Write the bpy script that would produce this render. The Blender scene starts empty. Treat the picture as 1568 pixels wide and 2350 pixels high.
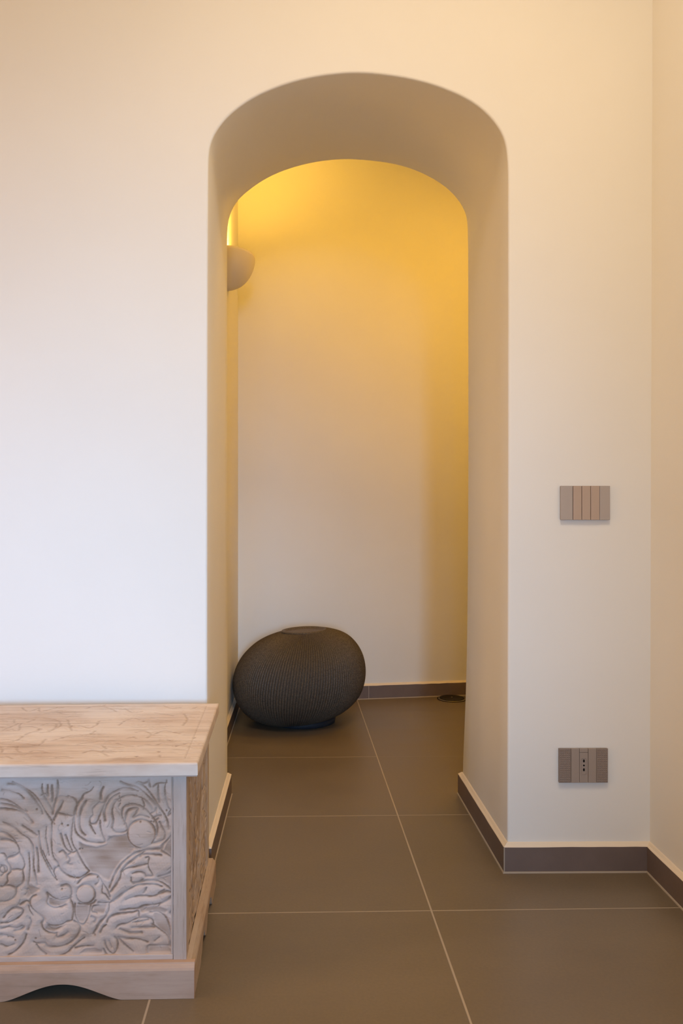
import bpy, bmesh, math, random
import numpy as np
from mathutils import Vector, Matrix

random.seed(7)
C = bpy.context.scene.collection
sc = bpy.context.scene
PI = math.pi

# ------------------------------------------------------------------ camera
cam_data = bpy.data.cameras.new('camera')
cam = bpy.data.objects.new('camera', cam_data)
C.objects.link(cam)
cam.location = (0, 0, 0.94)
cam.rotation_euler = (math.radians(90), 0, math.radians(-0.6))
cam_data.sensor_fit = 'VERTICAL'
cam_data.sensor_height = 36.0
cam_data.sensor_width = 24.0
cam_data.lens = 1866.0 / 2350.0 * 36.0
cam_data.shift_x = 69.0 / 2350.0
cam_data.clip_start = 0.02
sc.camera = cam

# ------------------------------------------------------------------ light
sc.view_settings.view_transform = 'Standard'
sc.view_settings.look = 'None'
sc.view_settings.gamma = 1.0
sc.view_settings.use_curve_mapping = False
sc.view_settings.exposure = 0.0
w = bpy.data.worlds.new('world'); sc.world = w
w.use_nodes = True
w.node_tree.nodes['Background'].inputs[0].default_value = (0.5, 0.65, 1.0, 1)
w.node_tree.nodes['Background'].inputs[1].default_value = 0.0

def area(name, loc, rot, sx, sy, power, col, spread=180, shape='RECTANGLE'):
    d = bpy.data.lights.new(name, 'AREA')
    d.shape = shape; d.size = sx; d.size_y = sy
    d.energy = power; d.color = col; d.spread = math.radians(spread)
    o = bpy.data.objects.new(name, d); C.objects.link(o)
    o.location = loc; o.rotation_euler = tuple(math.radians(a) for a in rot)
    return o

CEIL = 2.9
# (name, location, rotation, size x, size y, power, colour, spread)
LIGHTS = [
    ('rear_window_daylight', (0.22, -2.97, 1.25), (84, 0, 0), 0.36, 1.7, 4.40, (1.000, 0.853, 0.655), 180),
    ('side_fill_light', (-2.47, 0.9, 1.2), (90, 0, -90), 1.0, 1.2, 19.39, (1.000, 0.500, 0.080), 180),  # unseen warm fill added at left to brighten the right jamb
    ('rear_fill_beam', (0.22, -2.97, 1.25), (82, 0, 14), 0.36, 1.7, 3.57, (0.150, 0.500, 1.000), 45),  # extra narrow cool beam added by the rear window, towards the left wall
    ('rear_fill_beam', (-0.35, -2.97, 1.25), (80, 0, 4), 0.30, 1.7, 2.75, (0.150, 0.499, 1.000), 45),  # second added beam, left of the inferred window
    ('rear_fill_beam', (0.22, -2.97, 1.0), (84, 0, 5), 0.36, 1.2, 4.27, (0.390, 0.660, 1.000), 32),  # third added beam, lower and narrower
    ('left_window_daylight', (-2.3, -0.9, 0.9), (86, 0, -24), 0.6, 0.8, 3.43, (0.276, 0.584, 1.000), 50),  # added narrow cool beam, from a left window suggested by the wall's gradient
    ('back_room_fill_light', (1.0, 3.2, 2.70), (0, 0, 0), 0.3, 0.3, 9.60, (1.000, 0.505, 0.045), 180),  # unseen fill added to spread warm light over the end wall
    ('ceiling_lamp_light', (0.3, 0.9, 2.86), (0, 0, 0), 0.5, 0.5, 22.91, (1.000, 0.786, 0.536), 180),
    ('left_window_daylight', (-2.45, 0.3, 1.0), (88, 0, -42), 0.8, 1.0, 0.60, (0.452, 0.698, 1.000), 80),  # weak beam added for the same suggested left window
]
SCONCE = (6.30, (1.000, 0.550, 0.066))
for L in LIGHTS:
    area(*L)

# ------------------------------------------------------------------ helpers
def nodes(m):
    m.use_nodes = True
    nt = m.node_tree
    return nt, nt.nodes, nt.links, nt.nodes['Principled BSDF']

def lin(r, g, b):
    f = lambda c: (c/255/12.92 if c/255 <= 0.04045 else ((c/255+0.055)/1.055)**2.4)
    return (f(r), f(g), f(b), 1)

def simple(name, col, rough=0.6, bump=0.0, bscale=200, spec=0.3, var=0.0, vscale=3, metal=0.0):
    m = bpy.data.materials.new(name)
    nt, N, K, B = nodes(m)
    B.inputs['Base Color'].default_value = col
    B.inputs['Roughness'].default_value = rough
    B.inputs['Specular IOR Level'].default_value = spec
    B.inputs['Metallic'].default_value = metal
    tc = N.new('ShaderNodeTexCoord')
    if var:
        n = N.new('ShaderNodeTexNoise'); n.inputs['Scale'].default_value = vscale; n.inputs['Detail'].default_value = 5
        K.new(tc.outputs['Object'], n.inputs['Vector'])
        mr = N.new('ShaderNodeMapRange'); mr.inputs[1].default_value = .3; mr.inputs[2].default_value = .7
        mr.inputs[3].default_value = 1-var; mr.inputs[4].default_value = 1+var
        K.new(n.outputs['Fac'], mr.inputs[0])
        mx = N.new('ShaderNodeMix'); mx.data_type = 'RGBA'; mx.blend_type = 'MULTIPLY'; mx.inputs[0].default_value = 1
        mx.inputs[6].default_value = col
        K.new(mr.outputs[0], mx.inputs[7]); K.new(mx.outputs[2], B.inputs['Base Color'])
    if bump:
        n2 = N.new('ShaderNodeTexNoise'); n2.inputs['Scale'].default_value = bscale; n2.inputs['Detail'].default_value = 4
        K.new(tc.outputs['Object'], n2.inputs['Vector'])
        b = N.new('ShaderNodeBump'); b.inputs['Strength'].default_value = bump; b.inputs['Distance'].default_value = 0.002
        K.new(n2.outputs['Fac'], b.inputs['Height']); K.new(b.outputs[0], B.inputs['Normal'])
    return m

def link_mesh(name, me, mats, parent=None):
    o = bpy.data.objects.new(name, me); C.objects.link(o)
    for m in (mats if isinstance(mats, (list, tuple)) else [mats]):
        me.materials.append(m)
    if parent is not None:
        o.parent = parent
    return o

def obj(name, bm, mats, parent=None, smooth=False):
    me = bpy.data.meshes.new(name)
    bm.normal_update()
    bm.to_mesh(me); bm.free()
    if smooth:
        for p in me.polygons: p.use_smooth = True
    return link_mesh(name, me, mats, parent)

def thing(name, label, cat, loc=(0, 0, 0), rotz=0, group=None):
    o = bpy.data.objects.new(name, None); C.objects.link(o)
    o.empty_display_size = 0.05
    o.location = loc; o.rotation_euler = (0, 0, rotz)
    o['label'] = label; o['category'] = cat
    if group: o['group'] = group
    return o

def struct(o, label=None):
    o['kind'] = 'structure'
    if label: o['label'] = label
    return o

def add_box(bm, x0, x1, y0, y1, z0, z1, bev=0.0, seg=2, mi=0):
    vs = [bm.verts.new((x, y, z)) for z in (z0, z1) for y in (y0, y1) for x in (x0, x1)]
    F = [(0, 2, 3, 1), (4, 5, 7, 6), (0, 1, 5, 4), (2, 6, 7, 3), (0, 4, 6, 2), (1, 3, 7, 5)]
    fs = [bm.faces.new([vs[i] for i in f]) for f in F]
    for f in fs: f.material_index = mi
    if bev:
        es = list({e for f in fs for e in f.edges})
        r = bmesh.ops.bevel(bm, geom=es, offset=bev, segments=seg, profile=0.6, affect='EDGES')
        for f in r['faces']: f.material_index = mi
    return fs

def add_prism(bm, pts, axis, a0, a1, mi=0):
    """polygon pts (2D) extruded along axis ('x','y','z') from a0 to a1"""
    def P(p, a):
        if axis == 'x': return (a, p[0], p[1])
        if axis == 'y': return (p[0], a, p[1])
        return (p[0], p[1], a)
    A = [bm.verts.new(P(p, a0)) for p in pts]; B_ = [bm.verts.new(P(p, a1)) for p in pts]
    n = len(pts)
    fs = []
    for i in range(n):
        j = (i+1) % n
        fs.append(bm.faces.new((A[i], A[j], B_[j], B_[i])))
    fs.append(bm.faces.new(A[::-1])); fs.append(bm.faces.new(B_))
    bmesh.ops.recalc_face_normals(bm, faces=fs)
    for f in fs: f.material_index = mi
    return fs

def catmull(pts, n=8):
    P = [np.array(p, float) for p in pts]
    if len(P) < 3:
        return [P[0]+(P[-1]-P[0])*k/n for k in range(n+1)]
    P = [2*P[0]-P[1]] + P + [2*P[-1]-P[-2]]
    out = []
    for i in range(1, len(P)-2):
        p0, p1, p2, p3 = P[i-1:i+3]
        for k in range(n):
            t = k/n
            out.append(0.5*((2*p1)+(-p0+p2)*t+(2*p0-5*p1+4*p2-p3)*t*t+(-p0+3*p1-3*p2+p3)*t**3))
    out.append(P[-2])
    return out

def resample(pts, n):
    P = np.array(pts, float)
    d = np.r_[0, np.cumsum(np.linalg.norm(np.diff(P, axis=0), axis=1))]
    s = np.linspace(0, d[-1], n)
    return np.stack([np.interp(s, d, P[:, k]) for k in range(P.shape[1])], 1)

# ------------------------------------------------------------------ setting materials
def wall_material():
    m = bpy.data.materials.new('painted_plaster')
    nt, N, K, B = nodes(m)
    B.inputs['Roughness'].default_value = 0.85
    B.inputs['Specular IOR Level'].default_value = 0.2
    tc = N.new('ShaderNodeTexCoord')
    n = N.new('ShaderNodeTexNoise'); n.inputs['Scale'].default_value = 2.0; n.inputs['Detail'].default_value = 6
    K.new(tc.outputs['Object'], n.inputs['Vector'])
    r = N.new('ShaderNodeValToRGB')
    r.color_ramp.elements[0].position = .3; r.color_ramp.elements[0].color = (0.865, 0.85, 0.82, 1)
    r.color_ramp.elements[1].position = .7; r.color_ramp.elements[1].color = (0.895, 0.88, 0.85, 1)
    K.new(n.outputs['Fac'], r.inputs[0]); K.new(r.outputs[0], B.inputs['Base Color'])
    n2 = N.new('ShaderNodeTexNoise'); n2.inputs['Scale'].default_value = 60; n2.inputs['Detail'].default_value = 5
    n3 = N.new('ShaderNodeTexNoise'); n3.inputs['Scale'].default_value = 4; n3.inputs['Detail'].default_value = 2
    K.new(tc.outputs['Object'], n2.inputs['Vector']); K.new(tc.outputs['Object'], n3.inputs['Vector'])
    b = N.new('ShaderNodeBump'); b.inputs['Strength'].default_value = 0.12; b.inputs['Distance'].default_value = 0.002
    b2 = N.new('ShaderNodeBump'); b2.inputs['Strength'].default_value = 0.25; b2.inputs['Distance'].default_value = 0.01
    K.new(n2.outputs['Fac'], b.inputs['Height']); K.new(n3.outputs['Fac'], b2.inputs['Height'])
    K.new(b2.outputs[0], b.inputs['Normal']); K.new(b.outputs[0], B.inputs['Normal'])
    return m

def floor_material():
    m = bpy.data.materials.new('porcelain_floor_tiles')
    nt, N, K, B = nodes(m)
    tc = N.new('ShaderNodeTexCoord')
    mp = N.new('ShaderNodeMapping'); mp.vector_type = 'POINT'
    K.new(tc.outputs['Object'], mp.inputs['Vector'])
    # rotate so the main joint runs along local y and pass through it
    a = math.atan2(0.3092-0.2852, 3.1183-1.4896)
    c, s = math.cos(a), math.sin(a)
    # local = R(-a) * p ; main joint direction (-s, c)
    mp.inputs['Rotation'].default_value = (0, 0, -a)
    ux = c*0.3092 + s*1.4896            # local x of the main joint
    uy = -s*0.3005 + c*1.9139           # local y of a cross joint
    mp.inputs['Location'].default_value = (-ux, -uy, 0)
    sep = N.new('ShaderNodeSeparateXYZ'); K.new(mp.outputs[0], sep.inputs[0])
    T = 0.6035
    def M(op, a_, b_=None, c_=None):
        n = N.new('ShaderNodeMath'); n.operation = op
        for i, v in enumerate((a_, b_, c_)):
            if v is None: continue
            if isinstance(v, (int, float)): n.inputs[i].default_value = v
            else: K.new(v, n.inputs[i])
        return n.outputs[0]
    def dist(v):      # distance in metres to the nearest joint
        f = M('FRACT', M('ADD', M('DIVIDE', v, T), 0.5))
        return M('MULTIPLY', M('ABSOLUTE', M('SUBTRACT', f, 0.5)), T)
    dx, dy = dist(sep.outputs[0]), dist(sep.outputs[1])
    n0 = N.new('ShaderNodeTexNoise'); n0.inputs['Scale'].default_value = 9; n0.inputs['Detail'].default_value = 3
    K.new(tc.outputs['Object'], n0.inputs['Vector'])
    wob = M('MULTIPLY', n0.outputs['Fac'], 0.0010)
    def mask(d, w_):
        mr = N.new('ShaderNodeMapRange'); mr.interpolation_type = 'SMOOTHSTEP'
        K.new(M('SUBTRACT', d, wob), mr.inputs[0])
        mr.inputs[1].default_value = w_*0.5; mr.inputs[2].default_value = w_*1.2
        mr.inputs[3].default_value = 1; mr.inputs[4].default_value = 0
        return mr.outputs[0]
    gx = mask(dx, 0.0019)
    gy = mask(dy, 0.0013)
    # the joints across the narrow back room fade out
    far = N.new('ShaderNodeMapRange'); K.new(sep.outputs[1], far.inputs[0])
    far.inputs[1].default_value = 1.3; far.inputs[2].default_value = 1.6; far.inputs[3].default_value = 1; far.inputs[4].default_value = 0.0
    gy = M('MULTIPLY', gy, far.outputs[0])
    # and are hardly visible right of the long joint there
    rgt = M('MULTIPLY', M('GREATER_THAN', sep.outputs[0], 0.0), M('GREATER_THAN', sep.outputs[1], 0.9))
    gy = M('MULTIPLY', gy, M('SUBTRACT', 1.0, M('MULTIPLY', rgt, 0.8)))
    g = M('MAXIMUM', gx, gy)
    # tile colour
    n1 = N.new('ShaderNodeTexNoise'); n1.inputs['Scale'].default_value = 2.2; n1.inputs['Detail'].default_value = 8; n1.inputs['Roughness'].default_value = .6
    mp2 = N.new('ShaderNodeMapping'); mp2.inputs['Scale'].default_value = (1, 2.2, 1)
    K.new(tc.outputs['Object'], mp2.inputs[0]); K.new(mp2.outputs[0], n1.inputs['Vector'])
    r = N.new('ShaderNodeValToRGB')
    r.color_ramp.elements[0].position = .3; r.color_ramp.elements[0].color = (0.155, 0.118, 0.080, 1)
    r.color_ramp.elements[1].position = .72; r.color_ramp.elements[1].color = (0.192, 0.148, 0.102, 1)
    K.new(n1.outputs['Fac'], r.inputs[0])
    n2 = N.new('ShaderNodeTexNoise'); n2.inputs['Scale'].default_value = 160; n2.inputs['Detail'].default_value = 3
    K.new(tc.outputs['Object'], n2.inputs['Vector'])
    sp = N.new('ShaderNodeMapRange'); K.new(n2.outputs['Fac'], sp.inputs[0])
    sp.inputs[1].default_value = .3; sp.inputs[2].default_value = .7; sp.inputs[3].default_value = .95; sp.inputs[4].default_value = 1.05
    mx = N.new('ShaderNodeMix'); mx.data_type = 'RGBA'; mx.blend_type = 'MULTIPLY'; mx.inputs[0].default_value = 1
    K.new(r.outputs[0], mx.inputs[6]); K.new(sp.outputs[0], mx.inputs[7])
    mg = N.new('ShaderNodeMix'); mg.data_type = 'RGBA'
    K.new(g, mg.inputs[0]); K.new(mx.outputs[2], mg.inputs[6]); mg.inputs[7].default_value = (0.42, 0.345, 0.27, 1)
    K.new(mg.outputs[2], B.inputs['Base Color'])
    rr = N.new('ShaderNodeMapRange'); K.new(n1.outputs['Fac'], rr.inputs[0])
    rr.inputs[1].default_value = .3; rr.inputs[2].default_value = .7; rr.inputs[3].default_value = .34; rr.inputs[4].default_value = .44
    K.new(rr.outputs[0], B.inputs['Roughness'])
    B.inputs['Specular IOR Level'].default_value = 0.5
    h = M('ADD', M('MULTIPLY', g, -1.0), M('MULTIPLY', n2.outputs['Fac'], 0.08))
    b = N.new('ShaderNodeBump'); b.inputs['Strength'].default_value = 0.4; b.inputs['Distance'].default_value = 0.001
    K.new(h, b.inputs['Height']); K.new(b.outputs[0], B.inputs['Normal'])
    return m

M_WALL = wall_material()
M_CEIL = simple('ceiling_paint', (0.82, 0.79, 0.74, 1), .9)
M_FLOOR = floor_material()
M_BTILE = simple('baseboard_tile', (0.185, 0.138, 0.122, 1), .45, bump=.1, bscale=120, spec=.4, var=.10, vscale=9)
M_GROUT = simple('joint_filler', (0.42, 0.36, 0.30, 1), .85)
M_FILLET = simple('cream_plaster_bead', (0.80, 0.70, 0.58, 1), .8, bump=.2, bscale=90)

# ------------------------------------------------------------------ the arched wall
YF, YB = 2.124, 2.697
FR = [(-0.2466, 1.8688), (-0.2438, 1.8949), (-0.2381, 1.9132), (-0.2188, 1.9462), (-0.1972, 1.9713), (-0.1722, 1.9931), (-0.1256, 2.024), (-0.0699, 2.0487), (-0.0039, 2.0695), (0.0678, 2.0826), (0.1453, 2.0881), (0.2331, 2.0806), (0.3164, 2.0646), (0.3883, 2.0405), (0.4443, 2.0128), (0.4827, 1.9828), (0.5106, 1.9498), (0.5271, 1.922), (0.5343, 1.8888), (0.537, 1.8553)]
BK = [(-0.2510, 1.8193), (-0.2484, 1.8958), (-0.2393, 1.9305), (-0.2302, 1.9508), (-0.2187, 1.9696), (-0.1797, 2.0044), (-0.1239, 2.0429), (-0.0613, 2.0714), (0.0161, 2.0941), (0.0861, 2.1056), (0.1493, 2.1093), (0.2264, 2.1045), (0.3032, 2.094), (0.3742, 2.0733), (0.4301, 2.0467), (0.4723, 2.0196), (0.5076, 1.9861), (0.5323, 1.9509), (0.5447, 1.9195), (0.5468, 1.8771), (0.5482, 1.80)]
FRL = [(-0.2497, 0), (-0.2497, 0.5), (-0.2495, 0.94), (-0.2489, 1.48), (-0.2474, 1.80)]
FRR = [(0.5381, 1.80), (0.5384, 1.4821), (0.5381, 1.0256), (0.5370, 0.5691), (0.5356, 0.0)]
BKL = [(-0.2502, 0), (-0.2502, 0.5), (-0.2504, 0.94), (-0.2507, 1.6258), (-0.2510, 1.78)]
BKR = [(0.5482, 1.7728), (0.5487, 1.0486), (0.5439, 0.4693), (0.5308, 0.0928), (0.5298, 0.0)]
def loop(L, A, R):
    full = catmull([L[-2], L[-1]] + A + [R[0], R[1]], 10)
    full = full[10:-10]
    arc = resample(full, 97)
    for _ in range(6):
        arc[1:-1] = 0.25*arc[:-2] + 0.5*arc[1:-1] + 0.25*arc[2:]
    return np.vstack([resample(catmull(L, 6), 17)[:-1], arc, resample(catmull(R, 6), 17)[1:]])
LF, LB = loop(FRL, FR, FRR), loop(BKL, BK, BKR)
NL = len(LF)
def normals2(Lp):
    t = np.gradient(Lp, axis=0); t /= np.linalg.norm(t, axis=1)[:, None]
    n = np.stack([-t[:, 1], t[:, 0]], 1)          # away from the opening
    n[0, 1] = n[-1, 1] = 0
    n[:17, 1] *= 0; n[-17:, 1] *= 0
    return n / np.linalg.norm(n, axis=1)[:, None]
nF, nB = normals2(LF), normals2(LB)
XL, XR = -2.5, 0.99
def outer(Lp):
    o = []
    for i, (x, z) in enumerate(Lp):
        if i < 17: o.append((XL, z))
        elif i >= NL-17: o.append((XR, z))
        else:
            s = (i-16)/(NL-34)
            zs0, zs1 = Lp[16][1], Lp[NL-17][1]
            path = [(XL, zs0), (XL, CEIL), (XR, CEIL), (XR, zs1)]
            if s < .08: o.append((XL, zs0+(CEIL-zs0)*s/.08))
            elif s > .92: o.append((XR, CEIL+(zs1-CEIL)*(s-.92)/.08))
            else: o.append((XL+(XR-XL)*(s-.08)/.84, CEIL))
    return o
bm = bmesh.new()
r0 = 0.006
rings = []
for k in range(5):                                  # rounded front arris
    a = k/4*PI/2
    rings.append((LF + nF*(r0*(1-math.sin(a))), YF + r0*(1-math.cos(a))))
for k in range(1, 6):
    t = k/6
    rings.append((LF*(1-t)+LB*t, YF+r0+(YB-YF-2*r0)*t))
for k in range(5):
    a = k/4*PI/2
    rings.append((LB + nB*(r0*(1-math.cos(a))), YB - r0*(1-math.sin(a))))
VR = [[bm.verts.new((p[0], y, p[1])) for p in Lp] for Lp, y in rings]
for a_, b_ in zip(VR[:-1], VR[1:]):
    for i in range(NL-1):
        f = bm.faces.new((a_[i], b_[i], b_[i+1], a_[i+1])); f.smooth = True
for (Lp, y), flip in ((rings[0], False), (rings[-1], True)):
    inn = [bm.verts.new((p[0], y, p[1])) for p in Lp]
    out = [bm.verts.new((p[0], y, p[1])) for p in outer(Lp)]
    for i in range(NL-1):
        q = (inn[i], inn[i+1], out[i+1], out[i])
        bm.faces.new(q[::-1] if flip else q)
wall = struct(obj('wall_front', bm, M_WALL), 'cream plastered wall with a tall arched passage through it')

# right wall, leaning slightly, running towards the camera
def panel(name, quad, mat=M_WALL, label=None):
    bm = bmesh.new()
    bm.faces.new([bm.verts.new(p) for p in quad])
    return struct(obj(name, bm, mat), label)
def slab(name, quad, off, mat=M_WALL, label=None):
    """thick wall from a quad and an offset vector"""
    bm = bmesh.new()
    A = [bm.verts.new(p) for p in quad]
    B_ = [bm.verts.new((p[0]+off[0], p[1]+off[1], p[2]+off[2])) for p in quad]
    fs = [bm.faces.new(A), bm.faces.new(B_[::-1])]
    for i in range(4):
        j = (i+1) % 4
        fs.append(bm.faces.new((A[i], A[j], B_[j], B_[i])))
    bmesh.ops.recalc_face_normals(bm, faces=fs)
    return struct(obj(name, bm, mat), label)
slab('wall_right', [(0.9103, YF+.02, 0), (0.9103, -3, 0), (0.9196, -3, CEIL), (0.9196, YF+.02, CEIL)], (.1, 0, 0), label='cream side wall meeting the arched wall at the right')
slab('wall_left', [(-2.5, YF, 0), (-2.5, -3, 0), (-2.5, -3, CEIL), (-2.5, YF, CEIL)], (-.1, 0, 0))
slab('wall_rear', [(-2.6, -3, 0), (1.1, -3, 0), (1.1, -3, CEIL), (-2.6, -3, CEIL)], (0, -.1, 0))
slab('ceiling', [(-2.6, -3.1, CEIL), (1.8, -3.1, CEIL), (1.8, 4.6, CEIL), (-2.6, 4.6, CEIL)], (0, 0, .1), M_CEIL)
bm = bmesh.new()
add_box(bm, -2.6, 1.8, -3.1, 4.6, -.08, 0)
struct(obj('floor', bm, M_FLOOR), 'brown matt porcelain tiles with thin pale joints')
# back room
mB = (4.1578-4.0762)/(0.8362-0.3007)
def yback(x): return 4.0892 + mB*(x-0.3007)
slab('wall_back', [(-.45, yback(-.45), 0), (1.75, yback(1.75), 0), (1.75, yback(1.75), CEIL), (-.45, yback(-.45), CEIL)], (0, .1, 0), label='plain end wall seen through the arch')
slab('wall_back_left', [(-.3185, YB-.02, 0), (-.3185, yback(-.3185)+.03, 0), (-.3185, yback(-.3185)+.03, CEIL), (-.3185, YB-.02, CEIL)], (-.1, 0, 0), label='narrow strip of side wall behind the arch')
slab('wall_back_right', [(1.5, YB-.02, 0), (1.5, yback(1.5)+.03, 0), (1.5, yback(1.5)+.03, CEIL), (1.5, YB-.02, CEIL)], (.1, 0, 0))
slab('ceiling_back', [(-.4, YB, 2.76), (1.6, YB, 2.76), (1.6, 4.6, 2.76), (-.4, 4.6, 2.76)], (0, 0, .1), M_WALL)  # lowered ceiling slab, added to strengthen the warm bounce in the back room
# closes the gap above the wall ends
slab('wall_back_front', [(.95, YB, 0), (1.62, YB, 0), (1.62, YB, CEIL), (.95, YB, CEIL)], (0, -.1, 0))

# ------------------------------------------------------------------ baseboards
BT, BH = 0.0125, 0.0665
PROF = [(-.002, 0), (BT+.0030, 0), (BT+.0022, .0028), (BT, .0036), (BT, BH), (BT-.0015, BH+.0018), (BT-.005, BH+.0042), (.003, BH+.0085), (-.002, BH+.0105)]
PM = [1, 1, 1, 0, 2, 2, 2, 2]
def baseboard(name, p0, p1, n, e0, e1, joints=(), label=None):
    p0, p1, n = Vector(p0), Vector(p1), Vector(n).normalized()
    d = (p1-p0).normalized()
    bm = bmesh.new()
    NS = max(2, int((p1-p0).length/0.04))
    rnd = random.Random(name)
    rows = []
    for k in range(NS+1):
        t = k/NS
        row = []
        jit = rnd.uniform(-.0008, .0008)
        for i, (o, z) in enumerate(PROF):
            e = (-e0*o*(1-t) if t < .5 else e1*o*t) if t in (0, 1) else 0
            q = p0.lerp(p1, t) + d*e + n*o
            zz = z + (jit if i in (4, 5, 6) and 0 < k < NS else 0)
            row.append(bm.verts.new((q.x, q.y, zz)))
        rows.append(row)
    fs = []
    for a_, b_ in zip(rows[:-1], rows[1:]):
        for i in range(len(PROF)-1):
            f = bm.faces.new((a_[i], b_[i], b_[i+1], a_[i+1])); f.material_index = PM[i]; fs.append(f)
    fs.append(bm.faces.new(rows[0])); fs.append(bm.faces.new(rows[-1]))
    bmesh.ops.recalc_face_normals(bm, faces=fs)
    for jt in joints:                                # thin vertical joint strips
        q = p0 + d*jt
        w_ = .0014
        c = [q-d*w_+n*(BT-.001), q+d*w_+n*(BT-.001), q+d*w_+n*(BT+.0006), q-d*w_+n*(BT+.0006)]
        add_prism(bm, [(v.x, v.y) for v in c], 'z', .003, BH+.0008, mi=1)
    return struct(obj(name, bm, [M_BTILE, M_GROUT, M_FILLET]), label)
jx0, jx1 = -0.2498, 0.5358
baseboard('baseboard_front_right', (jx1, YF), (0.9105, YF), (0, -1), 1, -1, joints=(-.0115,), label='grey brown tile skirting right of the arch')
baseboard('baseboard_front_left', (-2.5, YF), (jx0, YF), (0, -1), -1, 1, joints=(.45, 1.05, 1.65))
baseboard('baseboard_passage_right', (0.5355, YF), (0.5300, YB), (-1, -.01), 1, 1, joints=(), label='tile skirting on the right side of the passage')
baseboard('baseboard_passage_left', (-0.2498, YF), (-0.2500, YB), (1, 0), 1, 1, label='tile skirting on the left side of the passage')
baseboard('baseboard_right', (0.9105, YF), (0.9105, -3), (-1, 0), -1, -1, joints=(.62, 1.22), label='tile skirting along the right wall')
baseboard('baseboard_back', (-.3185, yback(-.3185)), (1.5, yback(1.5)), (mB, -1), -1, -1, joints=(0.655,), label='tile skirting along the end wall')
baseboard('baseboard_back_left', (-.3185, YB), (-.3185, yback(-.3185)), (1, 0), 0, -1, label='tile skirting behind the wicker pouf')

# ------------------------------------------------------------------ carved chest
def wood(name, axis, base=(0.60, 0.50, 0.43), dark=(0.27, 0.18, 0.12), wash=(0.70, 0.64, 0.60), seed=0.0, streak=.5):
    """white-washed wood: pale wash over brown wood, worn along the grain and missing in the cuts"""
    m = bpy.data.materials.new(name)
    nt, N, K, B = nodes(m)
    tc = N.new('ShaderNodeTexCoord')
    def noise(scale, sc3, det=6, rough=.6, off=0.0):
        mp = N.new('ShaderNodeMapping'); mp.inputs['Scale'].default_value = sc3; mp.inputs['Location'].default_value = (off+seed, off*1.7, seed*.6)
        K.new(tc.outputs['Object'], mp.inputs[0])
        n = N.new('ShaderNodeTexNoise'); n.inputs['Scale'].default_value = scale; n.inputs['Detail'].default_value = det
        n.inputs['Roughness'].default_value = rough
        K.new(mp.outputs[0], n.inputs['Vector']); return n.outputs['Fac']
    st = {'x': (.06, 1, 1), 'y': (1, .06, 1), 'z': (1, 1, .06)}[axis]
    grain = noise(75, st, 6, .7)
    patch = noise(9, tuple(.35 if v < 1 else 1 for v in st), 5, .6, 3.3)
    fine = noise(260, st, 3, .7, 8.1)
    def MR(v, a, b, c=0.0, d=1.0):
        n = N.new('ShaderNodeMapRange'); n.clamp = True
        K.new(v, n.inputs[0])
        for i, x in enumerate((a, b, c, d)): n.inputs[i+1].default_value = x
        return n.outputs[0]
    def MX(f, a, b, mode='MIX'):
        n = N.new('ShaderNodeMix'); n.data_type = 'RGBA'; n.blend_type = mode
        if isinstance(f, float): n.inputs[0].default_value = f
        else: K.new(f, n.inputs[0])
        for i, v in ((6, a), (7, b)):
            if isinstance(v, tuple): n.inputs[i].default_value = (*v, 1)
            else: K.new(v, n.inputs[i])
        return n.outputs[2]
    def MM(op, a, b):
        n = N.new('ShaderNodeMath'); n.operation = op
        for i, v in enumerate((a, b)):
            if isinstance(v, (int, float)): n.inputs[i].default_value = v
            else: K.new(v, n.inputs[i])
        return n.outputs[0]
    c1 = MX(MR(patch, .38, .66), wash, base)
    s1 = MM('MULTIPLY', MR(grain, .50, .64), MR(patch, .3, .6, .25, 1))
    c2 = MX(MM('MULTIPLY', s1, streak), c1, dark)
    at = N.new('ShaderNodeAttribute'); at.attribute_name = 'groove'
    gr = MM('MULTIPLY', at.outputs['Fac'], MR(fine, .25, .6, .65, 1.0))
    c3 = MX(gr, c2, dark)
    K.new(c3, B.inputs['Base Color'])
    B.inputs['Roughness'].default_value = .7
    B.inputs['Specular IOR Level'].default_value = .25
    b = N.new('ShaderNodeBump'); b.inputs['Strength'].default_value = .35; b.inputs['Distance'].default_value = .0012
    K.new(grain, b.inputs['Height']); K.new(b.outputs[0], B.inputs['Normal'])
    return m
W_FRONT = wood('whitewashed_wood_carving', 'x', base=(0.54, 0.385, 0.295), wash=(0.70, 0.565, 0.51), dark=(0.29, 0.175, 0.11), streak=.35)
W_STILE = wood('whitewashed_wood_upright', 'z', base=(0.46, 0.33, 0.25), wash=(0.60, 0.48, 0.425), seed=2.2, streak=.6)
W_SIDE = wood('worn_wood_side', 'z', base=(0.52, 0.385, 0.285), wash=(0.60, 0.49, 0.40), seed=5.1, streak=.6)
W_RAIL = wood('whitewashed_wood_rail', 'x', base=(0.46, 0.32, 0.245), wash=(0.60, 0.48, 0.42), seed=7.7, streak=.6)
W_LID = wood('whitewashed_wood_lid', 'x', base=(0.62, 0.47, 0.375), wash=(0.76, 0.655, 0.58), dark=(0.30, 0.20, 0.14), seed=9.4, streak=.55)
W_PLINTH = wood('worn_wood_plinth', 'x', base=(0.40, 0.25, 0.17), wash=(0.52, 0.37, 0.29), seed=12.4, streak=.45)
W_PLINTHY = wood('worn_wood_plinth_side', 'y', base=(0.46, 0.32, 0.22), wash=(0.54, 0.43, 0.34), seed=14.4, streak=.6)

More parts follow.
